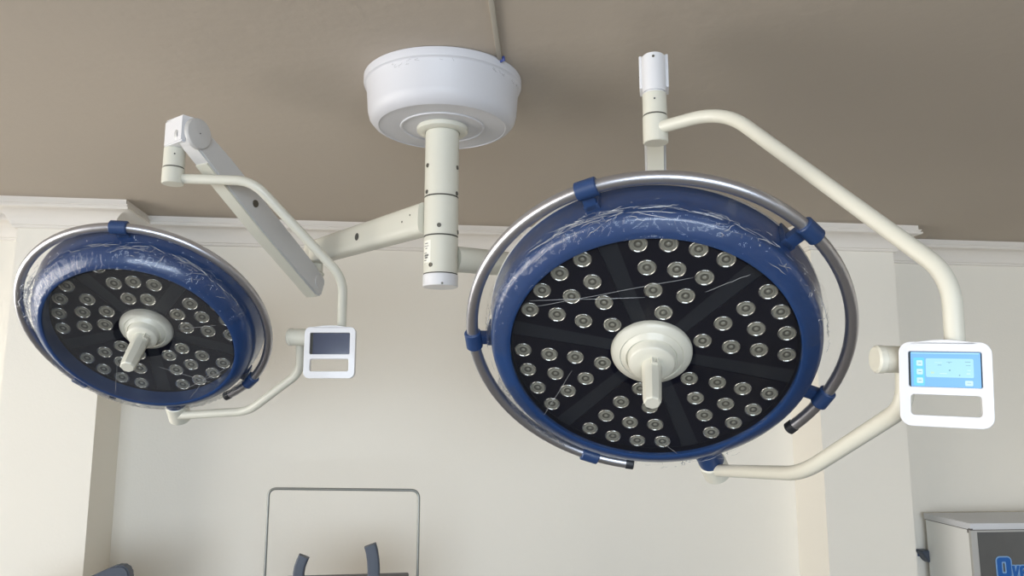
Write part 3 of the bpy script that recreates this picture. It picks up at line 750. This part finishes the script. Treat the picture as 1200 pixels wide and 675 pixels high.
def grip(pxs, y, wpx):
    pts = [at_y(px, py, y) - L for px, py in pxs]
    bm = BM(); n = len(pts); rings = []
    hw_ = wpx/2/900*y*1.02
    for i, p in enumerate(pts):
        t = (pts[min(i+1, n-1)]-pts[max(i-1, 0)]).normalized(); s = V(0, -1, 0).cross(t).normalized()
        k = 1
        ring = []
        for x, yy in rrect(-hw_*k, -.017*k, hw_*k, .017*k, .006, 3): ring.append(bm.verts.new(p+s*x+V(0, 1, 0)*yy))
        rings.append(ring)
    for a_, b_ in zip(rings, rings[1:]):
        for k in range(len(a_)): bm.faces.new((a_[k], a_[(k+1) % len(a_)], b_[(k+1) % len(a_)], b_[k]))
    bm.faces.new(rings[0]); bm.faces.new(rings[-1])
    finish('arm_support', bm, M['slate'], ch, angle=50)
grip([(349, 700), (349.5, 685), (350, 672), (351.5, 664), (354, 657), (356.5, 651.5)], 2.79, 11.5)
grip([(437, 700), (437.5, 685), (438, 668), (437.5, 657), (436, 646), (433.8, 638.5)], 2.74, 13)

# dark chair corner lower left
q = at_y(149, 661, 2.9)
oc = thing('office_chair', V(q.x-.16, 2.95, 0), 'dark slate chair back whose rounded corner peeks in at the lower left edge', 'chair')
L = oc.location; zt_ = q.z
bm = BM()
outl = [(-.22, -.55), (.165, -.55), (.178, -.10), (.177, -.035), (.172, -.018), (.160, -.005), (.143, .0), (.126, -.002), (.11, -.009), (.02, -.055), (-.08, -.085), (-.2, -.10), (-.22, -.12)]
Xo = Matrix.Translation(V(0, -.02, zt_)) @ Matrix((V(1, 0, 0), V(0, 0, 1), V(0, -1, 0))).transposed().to_4x4()
add_prism(bm, outl, 0, .05, Xo); bmesh.ops.bevel(bm, geom=bm.edges[:], offset=.006, segments=3, affect='EDGES')
finish('backrest', bm, M['slate'], oc)
bm = BM(); add_box(bm, V(-.02, -.30, .47), I3, (.22, .22, .04), .02, seg=3); finish('seat', bm, M['slate'], oc)
bm = BM(); add_box(bm, V(-.02, -.05, .49), I3, (.03, .02, .12), .005); add_cyl(bm, V(-.02, -.30, .08), V(-.02, -.30, .44), .028, 24, .002); finish('post', bm, M['rubber'], oc)
for k in range(5):
    t = 2*PI*k/5+.3; d = V(math.cos(t), math.sin(t), 0)
    bm = BM(); add_tube(bm, [V(-.02, -.30, .10), V(-.02, -.30, .085)+d*.12, V(-.02, -.30, .06)+d*.25], [.022, .018, .013], 12); finish('leg', bm, M['rubber'], oc)
    bm = BM(); s = V(-d.y, d.x, 0); c_ = V(-.02, -.30, .026)+d*.25; add_cyl(bm, c_-s*.012, c_+s*.012, .026, 20, .004); finish('castor', bm, M['rubber'], oc)

# ------------------------------------------------------------------ light
def area(name, loc, rot, sx, sy, power, col):
    l = bpy.data.lights.new(name, 'AREA'); l.shape = 'RECTANGLE'; l.size = sx; l.size_y = sy; l.energy = power; l.color = col
    o = bpy.data.objects.new(name, l); COL.objects.link(o); o.location = loc; o.rotation_euler = rot; return o
area('daylight_front', (-.4, Y0-.25, 1.32), (math.radians(90), 0, 0), 5.6, 2.15, 400, (.77, .88, 1.0))
area('daylight_left', (X0-.25, .40, 1.33), (math.radians(90), 0, math.radians(-90)), 5.9, 1.95, 262, (1.0, .95, .88))
w = bpy.data.worlds.new('world'); S.world = w; w.use_nodes = True
bg = w.node_tree.nodes['Background']; sky = w.node_tree.nodes.new('ShaderNodeTexSky')
try: sky.sky_type = 'HOSEK_WILKIE'
except Exception: pass
w.node_tree.links.new(sky.outputs[0], bg.inputs[0]); bg.inputs[1].default_value = .5
S.view_settings.view_transform = 'Standard'; S.view_settings.look = 'None'; S.view_settings.gamma = 1; S.view_settings.exposure = .05
S.view_settings.use_curve_mapping = False
